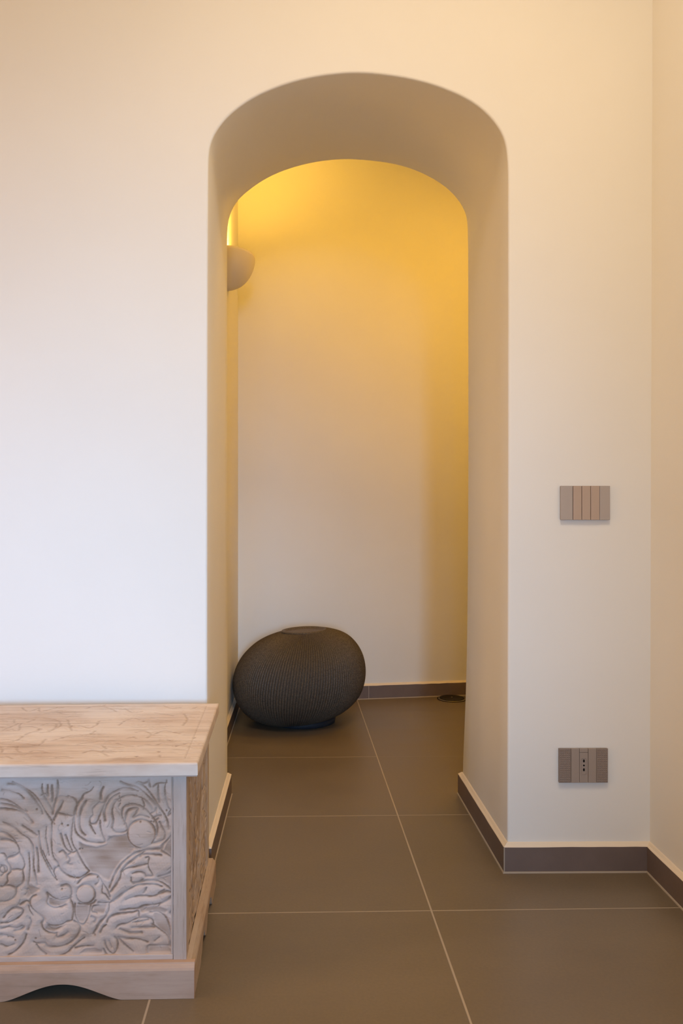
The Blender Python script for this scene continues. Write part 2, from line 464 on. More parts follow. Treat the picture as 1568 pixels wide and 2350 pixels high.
# chisel lines of the front panel, drawn over a 1450 x 1510 field (right end at the stile)
CARVE = [
 [(100,65),(150,90),(220,130),(280,175),(330,240),(370,310),(410,370),(430,400)],
 [(60,80),(130,85),(200,125),(265,190),(300,240),(335,290),(345,330)],
 [(472,50),(478,120),(470,180),(450,240),(435,300),(432,330)],
 [(345,80),(340,120),(365,190),(400,250),(430,300)],
 [(340,170),(370,165),(385,185)],[(425,90),(430,160),(430,230)],[(390,90),(388,140),(395,180)],
 [(480,185),(520,185),(560,190)],[(520,225),(495,280),(465,330),(440,385)],[(465,330),(480,325),(540,340),(600,350)],
 [(0,285),(60,290),(130,300),(190,325),(230,360),(262,400)],
 [(0,205),(50,215),(110,245),(180,300),(215,310)],
 [(10,130),(80,145),(150,165),(190,200)],
 [(0,245),(70,255),(130,275),(190,320)],
 [(15,400),(60,420),(120,455),(170,500),(230,540),(262,590)],
 [(180,430),(240,470),(300,510)],
 [(0,480),(60,505),(105,545),(125,570)],
 [(315,480),(320,540),(330,620),(345,680),(375,740),(400,790),(430,845),(465,885)],
 [(345,640),(380,720),(425,800)],
 [(425,400),(422,480),(420,560),(425,640),(440,700),(472,740),(478,775),(450,790),(440,820),(455,860)],
 [(380,440),(372,520),(385,600),(400,680)],
 [(265,600),(272,680),(270,760),(285,850),(300,930)],
 [(232,660),(238,760),(235,850),(225,930)],
 [(300,620),(310,720),(312,820)],
 [(0,545),(60,548),(115,570),(145,610),(150,655),(120,680),(80,690)],
 [(150,655),(180,700),(197,760),(180,800),(188,860),(175,915),(130,950),(122,1000),(95,1040),(40,1062),(0,1065)],
 [(0,660),(25,665),(45,700),(45,730),(75,770),(78,815),(50,850),(52,900),(20,935),(0,938)],
 [(78,800),(130,795),(182,800)],[(20,935),(70,930),(120,950)],[(45,700),(80,690)],
 [(0,760),(25,780),(28,820),(0,850)],
 # middle acanthus
 [(560,180),(600,195),(630,225),(635,255),(615,320),(600,400),(590,470),(588,540),(605,600),(630,640),(655,690),(695,760),(738,812)],
 [(738,812),(700,845),(650,868),(600,862),(550,842),(505,805),(480,770)],
 [(500,500),(515,560),(535,610),(560,640),(600,655),(635,640)],
 [(540,510),(560,560),(580,610),(595,640)],
 [(488,650),(520,640),(550,680),(580,660)],[(560,690),(575,720),(560,750),(590,755)],[(510,640),(540,660),(555,700)],
 # second blade
 [(775,105),(745,140),(695,165),(675,205),(640,250),(618,330),(612,420),(625,480),(655,520),(700,550),(760,570),(865,568),(845,500),(830,430),(828,390)],
 [(715,220),(675,290),(658,360),(657,430),(675,480),(705,510)],
 [(828,235),(790,262),(765,295),(768,340),(745,370),(748,410),(785,415),(805,395),(825,345),(850,290)],
 [(858,105),(838,150),(835,210)],[(870,240),(830,240)],
 [(745,420),(770,470),(790,500)],
 # scroll with ball
 [(855,290),(870,240),(905,180),(960,140),(1030,118),(1090,120),(1150,140)],
 [(850,300),(862,345),(872,390)],
 [(870,390),(868,310),(895,240),(940,190),(990,160)],
 [(932,330),(935,280),(965,225),(1020,190),(1085,175),(1150,185),(1215,220),(1255,265),(1275,300)],
 [(932,330),(940,380),(935,430),(930,450),(955,480),(1000,488),(1055,470),(1048,420),(1030,390),(1012,340),(1018,290),(1045,262)],
 [(1045,262),(1100,250),(1160,262),(1210,290),(1255,340),(1290,385),(1310,430),(1310,490),(1285,545),(1265,575)],
 [(1035,420),(1045,360),(1060,310),(1095,288),(1150,285)],
 [(1110,360),(1170,345),(1240,360)],
 [(1150,290),(1130,330),(1110,360)],
 [(960,215),(1000,225),(990,180)],[(1000,240),(985,270)],[(1180,200),(1200,250),(1195,290)],
 [(1000,60),(1060,88),(1130,105),(1180,135),(1235,185),(1290,240),(1335,290),(1375,345),(1400,400),(1408,460)],
 [(1140,70),(1200,100),(1240,140),(1275,190),(1320,260),(1362,320),(1388,370),(1402,440)],
 [(1255,330),(1290,310),(1305,285)],[(1270,370),(1310,350),(1340,345)],[(1280,400),(1320,370)],
 [(1330,400),(1350,440),(1375,490),(1370,540),(1330,565),(1265,580)],
 [(1390,50),(1375,110),(1380,180),(1395,240),(1410,285),(1440,305),(1405,345)],
 [(1280,100),(1310,78),(1350,72),(1390,70)],[(1320,85),(1318,150),(1330,230)],
 [(1150,62),(1190,75),(1230,65)],[(1240,50),(1250,100)],[(1405,330),(1425,300),(1445,290)],
 # tendrils and leaves at the right
 [(1450,490),(1410,540),(1365,585),(1348,620),(1350,645),(1400,675),(1445,705)],
 [(1345,625),(1280,630),(1200,640),(1130,662),(1060,705),(1000,765),(960,825),(930,890),(905,955)],
 [(1345,680),(1280,675),(1200,672),(1160,680),(1120,710),(1060,755),(1010,815),(1000,865)],
 [(1210,640),(1160,690)],
 [(1015,812),(1060,790),(1120,778),(1190,762),(1230,755),(1240,790),(1270,850),(1215,855)],
 [(1000,865),(960,930),(915,990)],
 [(1100,835),(1150,820),(1200,830),(1215,855)],[(1190,885),(1150,912),(1095,905),(1090,870)],
 [(1320,860),(1375,850),(1420,825),(1452,800)],[(1232,750),(1240,700),(1215,700)],
 [(910,1080),(960,1045),(1020,1000),(1085,960),(1150,932),(1230,925),(1310,930),(1350,945)],
 [(1110,920),(1180,900),(1250,892),(1320,900),(1390,935),(1440,985)],
 [(1045,1055),(1110,1030),(1190,1020),(1270,1025),(1330,1005),(1390,985),(1430,990)],
 [(940,1068),(1000,1020),(1060,975)],[(1220,955),(1195,1000)],[(1370,975),(1320,1000)],
 [(1000,1142),(1080,1130),(1145,1128),(1200,1103),(1270,1098),(1340,1085),(1400,1055),(1450,1010)],
 [(1335,1085),(1320,1110)],[(1420,1165),(1460,1125)],
 [(885,1245),(905,1205),(960,1175),(1040,1165),(1100,1160),(1150,1150),(1155,1195)],
 [(830,1330),(850,1290),(880,1265)],
 [(960,1295),(990,1265),(1060,1250),(1130,1215),(1200,1205),(1260,1215),(1278,1245),(1272,1270)],
 [(1100,1245),(1180,1235),(1235,1222)],[(1100,1290),(1200,1285),(1290,1285)],
 [(990,1372),(1060,1380),(1150,1385),(1230,1410)],[(1270,1260),(1330,1305),(1390,1350),(1418,1400),(1418,1440)],
 [(1418,1440),(1330,1440),(1235,1445),(1230,1500)],[(1290,1400),(1330,1370)],
 [(980,1370),(1040,1430),(1110,1490)],[(1000,1300),(1080,1330),(1180,1330)],
 [(1250,1160),(1320,1160),(1380,1200),(1410,1270),(1425,1350)],
 [(870,1400),(878,1440),(905,1485),(945,1505),(975,1450),(972,1390),(950,1365)],[(905,1400),(925,1450)],
 [(860,1470),(880,1510)],
 # small ball and ribbon
 [(640,915),(668,885),(700,862),(745,840),(800,848),(830,880),(860,925),(890,970),(912,1030)],
 [(815,855),(815,900),(790,925)],[(850,920),(845,990),(875,1010),(905,1055)],
 [(650,1085),(720,1092),(770,1082),(790,1060)],[(815,1078),(870,1080),(908,1075)],
 [(905,1080),(900,1140),(870,1200),(830,1240),(800,1290),(770,1340)],
 [(750,1095),(742,1150),(720,1215),(690,1260),(650,1250),(610,1230)],
 [(618,1085),(615,1150),(625,1200),(650,1245)],[(815,1100),(770,1110),(760,1150),(800,1165)],
 [(755,1195),(790,1215),(780,1240)],
 # lower left scroll
 [(505,935),(550,925),(582,950),(588,1000),(578,1040),(600,1095),(605,1160),(592,1225)],
 [(592,1225),(550,1235),(500,1262),(440,1268),(395,1262)],
 [(385,990),(392,1030),(382,1070),(400,1100),(445,1120),(500,1110),(540,1095)],
 [(395,1000),(440,1035),(500,1055),(560,1045),(588,1030)],
 [(420,1045),(430,1085),(480,1095)],
 [(290,1010),(255,1030),(240,1075),(255,1115),(290,1150),(340,1190),(355,1215),(338,1250),(350,1290),(385,1320),(440,1335),(465,1330)],
 [(465,1330),(465,1365),(510,1355),(560,1325)],[(395,1270),(440,1300),(500,1280)],
 [(640,1250),(662,1285),(650,1330),(615,1380),(570,1415),(510,1440),(440,1445),(390,1440),(365,1415),(300,1415),(270,1400)],
 [(295,1425),(330,1470),(380,1505)],[(700,1370),(650,1405),(600,1450),(550,1495),(500,1515)],
 [(620,1455),(700,1440),(770,1440)],
 [(0,1245),(60,1240),(120,1215),(165,1180),(185,1140),(150,1120),(100,1120),(60,1150),(20,1200)],
 [(230,1100),(240,1140),(265,1180)],[(240,1205),(250,1240),(225,1300)],
 [(0,1290),(70,1275),(130,1290),(175,1270)],[(0,1340),(50,1350),(100,1365)],
 [(210,1340),(195,1390),(160,1440),(110,1485),(60,1510)],[(115,1310),(160,1300),(190,1275)],
 [(0,1420),(50,1440),(110,1420)],[(205,960),(220,985),(200,1010)],
 [(160,1090),(210,1060),(240,1075)],
]
for cx_, cy_, rr_, a0, a1 in ((1178, 500, 118, 95, 375), (708, 1003, 78, -100, 262), (20, 795, 30, 0, 360)):
    CARVE.append([(cx_+rr_*math.cos(math.radians(a)), cy_+rr_*math.sin(math.radians(a))) for a in np.linspace(a0, a1, 14)])
CARVE_DOTS = [(560,425),(510,412),(445,412),(375,535),(680,625),(290,1370),(785,1345),(510,960),(300,290),(60,1355),(120,1385),(660,625),(1390,300),(480,770),(810,862),(1015,815),(1260,395),(1170,395),(225,965)]
# cut-back ground between the leaves
GROUND = [
 [(650,560),(700,590),(800,610),(885,585),(900,520),(1000,510),(1050,500),(1080,570),(1120,620),(1080,670),(1000,730),(950,800),(905,890),(860,870),(800,830),(755,820),(710,740),(665,660)],
 [(1280,1160),(1370,1180),(1420,1280),(1425,1400),(1390,1340),(1320,1290),(1290,1240)],
 [(625,1100),(735,1100),(725,1190),(690,1240),(655,1235),(625,1180)],
 [(820,1095),(890,1085),(860,1170),(800,1160),(775,1150),(765,1110)],
 [(395,1030),(480,1060),(570,1055),(520,1095),(450,1108),(405,1090)],
 [(380,1270),(500,1275),(560,1250),(490,1300),(440,1320),(370,1300)],
 [(1390,580),(1448,520),(1448,690),(1370,640)],
 [(700,1465),(780,1455),(850,1475),(850,1500),(660,1500)],
 [(1240,1450),(1410,1450),(1440,1495),(1240,1495)],
 [(1250,900),(1340,870),(1440,830),(1440,960),(1400,920),(1330,890)],
 [(330,960),(290,990),(215,1040),(205,980),(225,920)],
 [(1150,1115),(1320,1110),(1400,1140),(1380,1170),(1270,1150),(1170,1160)],
]
rs = np.random.RandomState(5)
NICKS = []
for _ in range(240):
    a_, b_ = rs.uniform(0, 1430), rs.uniform(50, 1490); ang = 1.2*math.sin(a_*.006+1)+1.3*math.cos(b_*.005)+rs.uniform(-.4, .4); ln = rs.uniform(16, 60); cv = rs.uniform(-.5, .5)
    NICKS.append([(a_, b_), (a_+ln*.5*math.cos(ang), b_+ln*.5*math.sin(ang)), (a_+ln*math.cos(ang+cv), b_+ln*math.sin(ang+cv))])
def seg_dist(Px, Pz, strokes, n=6):
    """distance from each point of a grid to the nearest stroke"""
    D = np.full(Px.shape, 1e9)
    for s in strokes:
        c = np.array(catmull(s, n))
        x0, x1 = c[:, 0].min()-70, c[:, 0].max()+70
        z0, z1 = c[:, 1].min()-70, c[:, 1].max()+70
        sel = (Px > x0) & (Px < x1) & (Pz > z0) & (Pz < z1)
        if not sel.any(): continue
        px, pz = Px[sel][:, None], Pz[sel][:, None]
        a, b = c[:-1], c[1:]
        d = b-a; L2 = (d**2).sum(1)+1e-9
        t = np.clip(((px-a[:, 0])*d[:, 0]+(pz-a[:, 1])*d[:, 1])/L2, 0, 1)
        dd = np.sqrt((px-a[:, 0]-t*d[:, 0])**2+(pz-a[:, 1]-t*d[:, 1])**2).min(1)
        D[sel] = np.minimum(D[sel], dd)
    return D
def inside(Px, Pz, poly):
    r = np.zeros(Px.shape, bool); n = len(poly)
    for i in range(n):
        x1, z1 = poly[i]; x2, z2 = poly[(i+1) % n]
        c = ((z1 > Pz) != (z2 > Pz)) & (Px < (x2-x1)*(Pz-z1)/(z2-z1+1e-12)+x1)
        r ^= c
    return r
def carve_field(U, V):
    """U, V in drawing units (0..1450, 0..1510); returns relief height 0..1 and bare-wood amount"""
    D = seg_dist(U, V, CARVE)
    rnd = np.sin(U*.021+V*.013)*np.sin(V*.017-U*.009)
    wdt = 9+4*rnd+2.5*np.sin(U*.11+V*.07)*np.sin(V*.13)
    cut = np.clip(1-D/(wdt*1.25), 0, 1)
    puff = 1-np.exp(-(D/26.0)**1.3)
    chis = .05*np.sin(U*.05+2.2*np.sin(V*.017))*np.sin(V*.09+1.7*np.sin(U*.023)) + .03*np.sin(U*.21+V*.06)*np.sin(V*.17-U*.05)
    h = .25+.75*puff*(.82+.18*rnd) - .35*cut + chis*puff
    G = np.zeros(U.shape)
    for g in GROUND:
        G = np.maximum(G, inside(U, V, g))
    for _ in range(3):
        G[1:-1, 1:-1] = (G[1:-1, 1:-1]+G[2:, 1:-1]+G[:-2, 1:-1]+G[1:-1, 2:]+G[1:-1, :-2])/5
    h = h*(1-G*.75)
    for bx, by, br in ((1178, 500, 118), (708, 1003, 78)):          # turned balls
        q = 1-((U-bx)**2+(V-by)**2)/br**2
        h = np.where(q > 0.02, .3+.9*np.sqrt(np.clip(q, 0, 1)) - .25*cut, h)
    fade = np.clip(.78+.30*np.sin(U*.013+V*.021+1)+.22*np.sin(U*.045-V*.03), .25, 1)
    br_ = np.clip(1.25-D/(wdt*1.15), 0, 1)**1.1*fade
    for (dx_, dy_) in CARVE_DOTS:
        q = np.hypot(U-dx_, V-dy_)
        br_ = np.maximum(br_, np.clip(1.5-q/9, 0, 1)); h = h-.5*np.clip(1-q/10, 0, 1)
    Dn = seg_dist(U, V, NICKS, 3)
    nk = np.clip(1-Dn/6.5, 0, 1)*np.clip(.55+.5*np.sin(U*.017+V*.011), .1, 1)
    h = h - .22*nk; br_ = np.maximum(br_, .5*nk)
    bare = np.maximum(br_*1.0, G*(.50+.25*np.sin(U*.02)*np.sin(V*.025)))
    bare = np.maximum(bare, np.clip(.16*(V/1510)+.05*rnd, 0, .3))  # brown tone also rises towards the bottom of the panel
    return h, bare

def grid_mesh(name, P, bare, mats, parent, smooth=True):
    """P: (rows, cols, 3)"""
    r, c = P.shape[:2]
    me = bpy.data.meshes.new(name)
    idx = np.arange(r*c).reshape(r, c)
    F = np.stack([idx[:-1, :-1], idx[:-1, 1:], idx[1:, 1:], idx[1:, :-1]], -1).reshape(-1, 4)
    me.vertices.add(r*c); me.vertices.foreach_set('co', P.reshape(-1))
    me.loops.add(F.size); me.loops.foreach_set('vertex_index', F.reshape(-1))
    me.polygons.add(len(F)); me.polygons.foreach_set('loop_start', np.arange(len(F))*4)
    me.polygons.foreach_set('loop_total', np.full(len(F), 4))
    me.polygons.foreach_set('use_smooth', np.full(len(F), smooth))
    a = me.attributes.new('groove', 'FLOAT', 'POINT'); a.data.foreach_set('value', bare.reshape(-1).astype(np.float32))
    me.update(calc_edges=True); me.validate()
    return link_mesh(name, me, mats, parent)

TH = math.radians(1.15)
chest = thing('carved_chest', 'whitewashed wooden chest with carved scroll and leaf front, standing left of the arch', 'chest', (-.2099, 1.5726, 0), TH)
CU = -.382                                           # middle of the chest
UL, UR = 2*CU+.017, -.017                            # body ends
BZ0, BZ1 = .066, .4295
# body carcass, set behind the carved panels
bm = bmesh.new()
add_box(bm, UL+.002, UR-.006, .026, .472, .045, BZ1-.001)
obj('body', bm, W_SIDE, chest)
# front carving
us = np.arange(2*CU+.0426, -.0426+.0006, .00115); zs = np.arange(.0735, BZ1, .00115)
Ug, Zg = np.meshgrid(us, zs)
um = np.where(Ug > CU, Ug, 2*CU-Ug)                  # the design mirrors about the middle
Ud = (um+.3771)/8.41e-4*3.647
Vd = ((.4122-.0034*(um+.3771)/.335-Zg)/8.475e-4+20)*3.647
h, bare = carve_field(Ud, Vd)
Vy = .0252 - .0048*h
Pp = np.stack([Ug, Vy, Zg], -1)
grid_mesh('front_panel', Pp, bare, W_FRONT, chest)
# frame of the front
def frame_piece(name, x0, x1, z0, z1, mat, v0=.017, v1=.03, groove=None):
    bm = bmesh.new()
    add_box(bm, x0, x1, v0, v1, z0, z1, bev=.0015, seg=2)
    if groove:
        for g0, g1, side in groove:
            pass
    return obj(name, bm, mat, chest)
for a_, b_ in ((-.0426, UR), (UL, 2*CU+.0426)):
    frame_piece('corner_stile', a_, b_, BZ0, BZ1-.0005, W_STILE)
# bead just inside each stile
for a_, b_ in ((-.0475, -.0438), (2*CU+.0438, 2*CU+.0475)):
    frame_piece('panel_bead', a_, b_, .0765, BZ1-.001, W_STILE, v0=.0195)
frame_piece('bottom_rail', 2*CU+.0435, -.0435, BZ0, .0765, W_RAIL, v0=.0185)
# right side: stiles and a recessed carved panel
def side_piece(name, y0, y1, z0, z1, mat):
    bm = bmesh.new()
    add_box(bm, UR-.010, UR, y0, y1, z0, z1, bev=.0015)
    return obj(name, bm, mat, chest)
side_piece('side_stile', .0305, .058, BZ0, BZ1-.001, W_SIDE)
side_piece('side_stile', .435, .474, BZ0, BZ1-.001, W_SIDE)
vs = np.arange(.0585, .4345, .002); zs2 = np.arange(BZ0, BZ1, .002)
Vg, Zg2 = np.meshgrid(vs, zs2)
h2, bare2 = carve_field((Vg-.058)/.377*1450, (BZ1-Zg2)/.36*1510)
rmp = np.clip((Vg-.415)/.018, 0, 1)
grid_mesh('side_panel', np.stack([(UR-.0052+.0035*h2)*(1-rmp)+(UR-.0004)*rmp, Vg, Zg2], -1), bare2*.6, W_SIDE, chest)
# plinth: shaped boards with cut arches, chamfered top edge
def plinth_board(name, prof_fn, s0, s1, n, place, mat):
    """prof_fn(s) -> height of the bottom edge; place(s, t, z) -> xyz, t depth 0 outside .. 1 inside"""
    bm = bmesh.new()
    rows = []
    for s in np.linspace(s0, s1, n):
        zb = prof_fn(s)
        rows.append([bm.verts.new(place(s, t, z)) for t, z in ((.018, zb), (.0005, zb), (0, zb+.0006), (0, .0545), (.0015, .0585), (.0045, .0625), (.0065, .0645), (.0075, .0668), (.0185, .0668))])
    fs = []
    for a_, b_ in zip(rows[:-1], rows[1:]):
        for i in range(9):
            j = (i+1) % 9
            fs.append(bm.faces.new((a_[i], a_[j], b_[j], b_[i])))
    fs.append(bm.faces.new(rows[0])); fs.append(bm.faces.new(rows[-1]))
    bmesh.ops.recalc_face_normals(bm, faces=fs)
    return obj(name, bm, mat, chest)
def arch_cut(s):
    for c in (-.2535, 2*CU+.2535):
        q = abs(s-c)/.1150
        if q < 1:
            return .0315*(.5+.5*math.cos(PI*q))**.72
    return 0
plinth_board('plinth_front', arch_cut, 2*CU, 0, 240, lambda s, t, z: (s, t, z), W_PLINTH)
def side_cut(v):
    pts = [(0, 0), (.125, 0), (.135, .010), (.150, .012), (.165, .030), (.195, .033), (.212, .012), (.228, .004), (.244, .004), (.260, .012), (.275, .033), (.335, .036), (.355, .028), (.368, .010), (.378, 0), (.49, 0)]
    return float(np.interp(v, [p[0] for p in pts], [p[1] for p in pts]))
plinth_board('plinth_side', side_cut, .0185, .482, 160, lambda s, t, z: (-t, s, z), W_PLINTHY)
plinth_board('plinth_side', side_cut, .0185, .482, 160, lambda s, t, z: (2*CU+t, s, z), W_PLINTHY)
plinth_board('plinth_back', lambda s: 0, 2*CU+.02, -.02, 8, lambda s, t, z: (s, .482-t, z), W_PLINTH)

# lid with shallow carving
LID_STROKES= [[(-0.4831, 0.3211), (-0.466, 0.3268), (-0.4455, 0.3324), (-0.429, 0.3511), (-0.3984, 0.3566), (-0.3685, 0.3428), (-0.3453, 0.3168), (-0.3336, 0.2859), (-0.3378, 0.2564), (-0.3499, 0.2451)], [(-0.4575, 0.3018), (-0.432, 0.2534), (-0.4146, 0.2471), (-0.429, 0.3009), (-0.417, 0.3128), (-0.4088, 0.3376)], [(-0.4191, 0.2706), (-0.3992, 0.2759), (-0.3799, 0.2635), (-0.367, 0.2514), (-0.3772, 0.2345), (-0.3884, 0.2124), (-0.391, 0.1745), (-0.3976, 0.1589)], [(-0.3777, 0.2872), (-0.3687, 0.2991), (-0.3577, 0.3049), (-0.343, 0.2862), (-0.3421, 0.2392), (-0.3584, 0.2227)], [(-0.3311, 0.3353), (-0.3179, 0.2975), (-0.3052, 0.2612), (-0.296, 0.2377)], [(-0.3083, 0.2672), (-0.2989, 0.2848), (-0.2801, 0.2723), (-0.2616, 0.2599), (-0.253, 0.2894), (-0.2537, 0.3203), (-0.2307, 0.3322)], [(-0.2475, 0.2137), (-0.2437, 0.2362)], [(-0.4405, 0.4748), (-0.4199, 0.4174), (-0.4037, 0.4308), (-0.3879, 0.4587)], [(-0.3722, 0.4022), (-0.34, 0.3811), (-0.3085, 0.3868)], [(-0.377, 0.1226), (-0.3686, 0.0929), (-0.3569, 0.0782)], [(-0.4143, 0.1237), (-0.3983, 0.0938), (-0.3944, 0.0746)], [(-0.3169, 0.1617), (-0.3022, 0.1825), (-0.2871, 0.2038)], [(-0.2561, 0.1289), (-0.2396, 0.1437), (-0.2204, 0.1483)], [(-0.2029, 0.1223), (-0.1902, 0.0971), (-0.194, 0.0827)], [(-0.1744, 0.1366), (-0.1568, 0.1209), (-0.1386, 0.1153)], [(-0.1612, 0.1728), (-0.1513, 0.1833), (-0.1419, 0.1722)], [(-0.1525, 0.222), (-0.1362, 0.2329), (-0.1161, 0.2041), (-0.1205, 0.1769)], [(-0.1122, 0.1984), (-0.0932, 0.2316), (-0.0701, 0.2195), (-0.0533, 0.2077)], [(-0.1207, 0.3288), (-0.1035, 0.322), (-0.0865, 0.3152)], [(-0.1377, 0.3951), (-0.1156, 0.3809), (-0.0904, 0.3668)], [(-0.1282, 0.4652), (-0.1034, 0.4357), (-0.0838, 0.4422)], [(-0.0521, 0.4341), (-0.0434, 0.4481)], [(-0.1271, 0.1149), (-0.1116, 0.1245), (-0.0935, 0.1189), (-0.0843, 0.1339)], [(-0.056, 0.1178), (-0.0394, 0.1223), (-0.0268, 0.1372)], [(-0.0743, 0.0508), (-0.0694, 0.0368)], [(-0.275, 0.0431), (-0.2598, 0.0472), (-0.2436, 0.0376)], [(-0.3874, 0.0466), (-0.3753, 0.0508), (-0.3597, 0.0367)], [(-0.3633, 0.1424), (-0.3354, 0.1263), (-0.3348, 0.1728)], [(-0.3155, 0.4422), (-0.2948, 0.4703), (-0.2623, 0.4477), (-0.2344, 0.4117)], [(-0.2011, 0.2818), (-0.1959, 0.3185), (-0.1813, 0.3435), (-0.1627, 0.3301)], [(-0.3414, 0.073), (-0.3306, 0.0917), (-0.301, 0.0764)], [(-0.2299, 0.0695), (-0.2177, 0.0882), (-0.1986, 0.0781), (-0.1756, 0.0492)], [(-0.2197, 0.4392), (-0.1913, 0.3967), (-0.1703, 0.4098)], [(-0.0657, 0.3794), (-0.0527, 0.3268), (-0.0561, 0.2774)]]
LID_DOTS= [(-0.1524, 0.3172), (-0.0838, 0.4422), (-0.049, 0.4369), (-0.1182, 0.0429), (-0.0484, 0.1145), (-0.0793, 0.0744), (-0.0193, 0.1738), (-0.0701, 0.1563), (-0.2781, 0.4727), (-0.2481, 0.2159), (-0.1513, 0.1833), (-0.3083, 0.2791), (-0.3732, 0.2516)]

lu0, lu1, lv0, lv1, lz0, lz1 = 2*CU-.007, .007, -.003, .487, .4295, .4565
us = np.arange(lu0+.004, lu1-.004+1e-6, .002); us[-1] = lu1-.004
vs = np.arange(lv0+.004, lv1-.004+1e-6, .002); vs[-1] = lv1-.004
Ug, Vg = np.meshgrid(us, vs)
um = np.where(Ug > CU-.05, Ug, 2*(CU-.05)-Ug)
KK = 4000.0
rs = np.random.RandomState(11)
GRAIN = []
for _ in range(430):
    a_, b_ = rs.uniform(CU-.06, .0), rs.uniform(.01, .475); ln = rs.uniform(.008, .045); cv = rs.uniform(-.006, .006)
    GRAIN.append([(a_, b_), (a_+ln*.35, b_+cv), (a_+ln*.7, b_+cv*rs.uniform(-.5, 1)), (a_+ln, b_+rs.uniform(-.004, .004))])
D = seg_dist(um*KK, Vg*KK, [[(a*KK, b*KK) for a, b in s] for s in LID_STROKES])/KK
edge = np.minimum.reduce([lu1-Ug, Ug-lu0, Vg-lv0, lv1-Vg])
wob = .0012*np.sin(Ug*310)*np.sin(Vg*270)
Dg = seg_dist(um*KK, Vg*KK, [[(a*KK, b*KK) for a, b in s] for s in GRAIN], 3)/KK
cut = np.maximum(np.clip(1-(D+wob)/.0042, 0, 1), .8*np.clip(1-Dg/.0022, 0, 1)*np.clip(.6+.8*np.sin(Ug*37+Vg*23), 0, 1))
rs = np.random.RandomState(3)
nz = sum(np.sin(Ug*a+Vg*b+c)*w_ for a, b, c, w_ in [(rs.uniform(10, 60), rs.uniform(60, 400), rs.uniform(0, 6), rs.uniform(.2, 1)) for _ in range(14)])/5
gate = np.clip(.75+.5*nz, .1, 1)
bare = cut*.62*gate
height = lz1 - .0016*cut*gate - .0004*np.clip(nz, 0, 1)
for a, b in LID_DOTS:
    q = np.hypot(um-a, (Vg-b)*.8); k = np.clip(1.3-q/.0035, 0, 1); bare = np.maximum(bare, k); height = height-.0018*k
band = np.clip(1-np.abs(edge-.028)/.0022, 0, 1)
bare = np.maximum(bare, band*.30); height -= band*.0008
P0 = np.stack([Ug, Vg, height], -1)
def ringed(P0, bare):
    """wrap the top grid down over the rounded lid edge"""
    r, c = P0.shape[:2]
    P = np.pad(P0, ((4, 4), (4, 4), (0, 0)), mode='edge'); B_ = np.pad(bare, 4, mode='edge')
    offs = [(.0022, -.0006), (.0036, -.0022), (.004, -.0050), (.004, -.0240)]
    for k, (o, dz) in enumerate(offs):
        i = 3-k
        P[i, :, 1] = vs[0]-o; P[-1-i, :, 1] = vs[-1]+o
        P[:, i, 0] = us[0]-o; P[:, -1-i, 0] = us[-1]+o
        for sl in ((i, slice(i, P.shape[1]-i)), (-1-i, slice(i, P.shape[1]-i)), (slice(i, P.shape[0]-i), i), (slice(i, P.shape[0]-i), -1-i)):
            P[sl][..., 2] = lz1+dz
            B_[sl] = 0
    return P, B_
P1, B1 = ringed(P0, bare)
lid = grid_mesh('lid', P1, B1, W_LID, chest)
bm = bmesh.new()
add_box(bm, lu0+.0008, lu1-.0008, lv0+.0008, lv1-.0008, lz0, lz0+.0035, bev=.001)
obj('lid_edge_moulding', bm, W_RAIL, chest)

# ------------------------------------------------------------------ wicker pouf
def pouf_material():
    m = bpy.data.materials.new('dark_rattan_weave')
    nt, N, K, B = nodes(m)
    tc = N.new('ShaderNodeTexCoord')
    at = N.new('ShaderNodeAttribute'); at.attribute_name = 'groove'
    n = N.new('ShaderNodeTexNoise'); n.inputs['Scale'].default_value = 14; n.inputs['Detail'].default_value = 6
    n2 = N.new('ShaderNodeTexNoise'); n2.inputs['Scale'].default_value = 220; n2.inputs['Detail'].default_value = 2
    K.new(tc.outputs['Object'], n.inputs['Vector']); K.new(tc.outputs['Object'], n2.inputs['Vector'])
    r = N.new('ShaderNodeValToRGB')
    r.color_ramp.elements[0].position = .3; r.color_ramp.elements[0].color = (0.060, 0.046, 0.034, 1)
    r.color_ramp.elements[1].position = .7; r.color_ramp.elements[1].color = (0.150, 0.112, 0.076, 1)
    K.new(n2.outputs['Fac'], r.inputs[0])
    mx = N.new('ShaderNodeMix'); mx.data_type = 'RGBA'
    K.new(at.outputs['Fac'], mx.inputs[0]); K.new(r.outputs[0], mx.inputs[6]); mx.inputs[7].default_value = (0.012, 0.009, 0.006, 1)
    K.new(mx.outputs[2], B.inputs['Base Color'])
    B.inputs['Roughness'].default_value = .55; B.inputs['Specular IOR Level'].default_value = .35
    return m
M_RAT = pouf_material()
M_PBASE = simple('dark_blue_base', (0.022, 0.026, 0.036, 1), .6, bump=.2)
pouf = thing('wicker_pouf', 'dark brown round ribbed wicker pouf on the floor behind the arch', 'pouf', (-.018, 3.66, 0), 0)
prof = [(.135, .016), (.165, .020), (.205, .040), (.240, .068), (.270, .108), (.286, .150), (.2915, .195), (.287, .240), (.272, .285), (.247, .325), (.212, .360), (.172, .384), (.130, .399), (.098, .407)]
prof = resample(catmull(prof, 10), 261)
NR, SUB = 148, 4
nth = NR*SUB
th_ = np.arange(nth+1)/nth*2*PI
TT, II = np.meshgrid(th_, np.arange(len(prof)))
R_ = prof[:, 0][II]; Z_ = prof[:, 1][II]
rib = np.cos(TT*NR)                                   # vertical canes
row = II/len(prof)*86
wv = np.sin(row*2*PI)*np.where((np.floor(TT*NR/(2*PI)+.5)) % 2 == 0, 1, -1)
s_ = II/len(prof)
ribamp = .0036*np.clip(R_/.2, .5, 1)
disp = ribamp*rib + .0007*wv
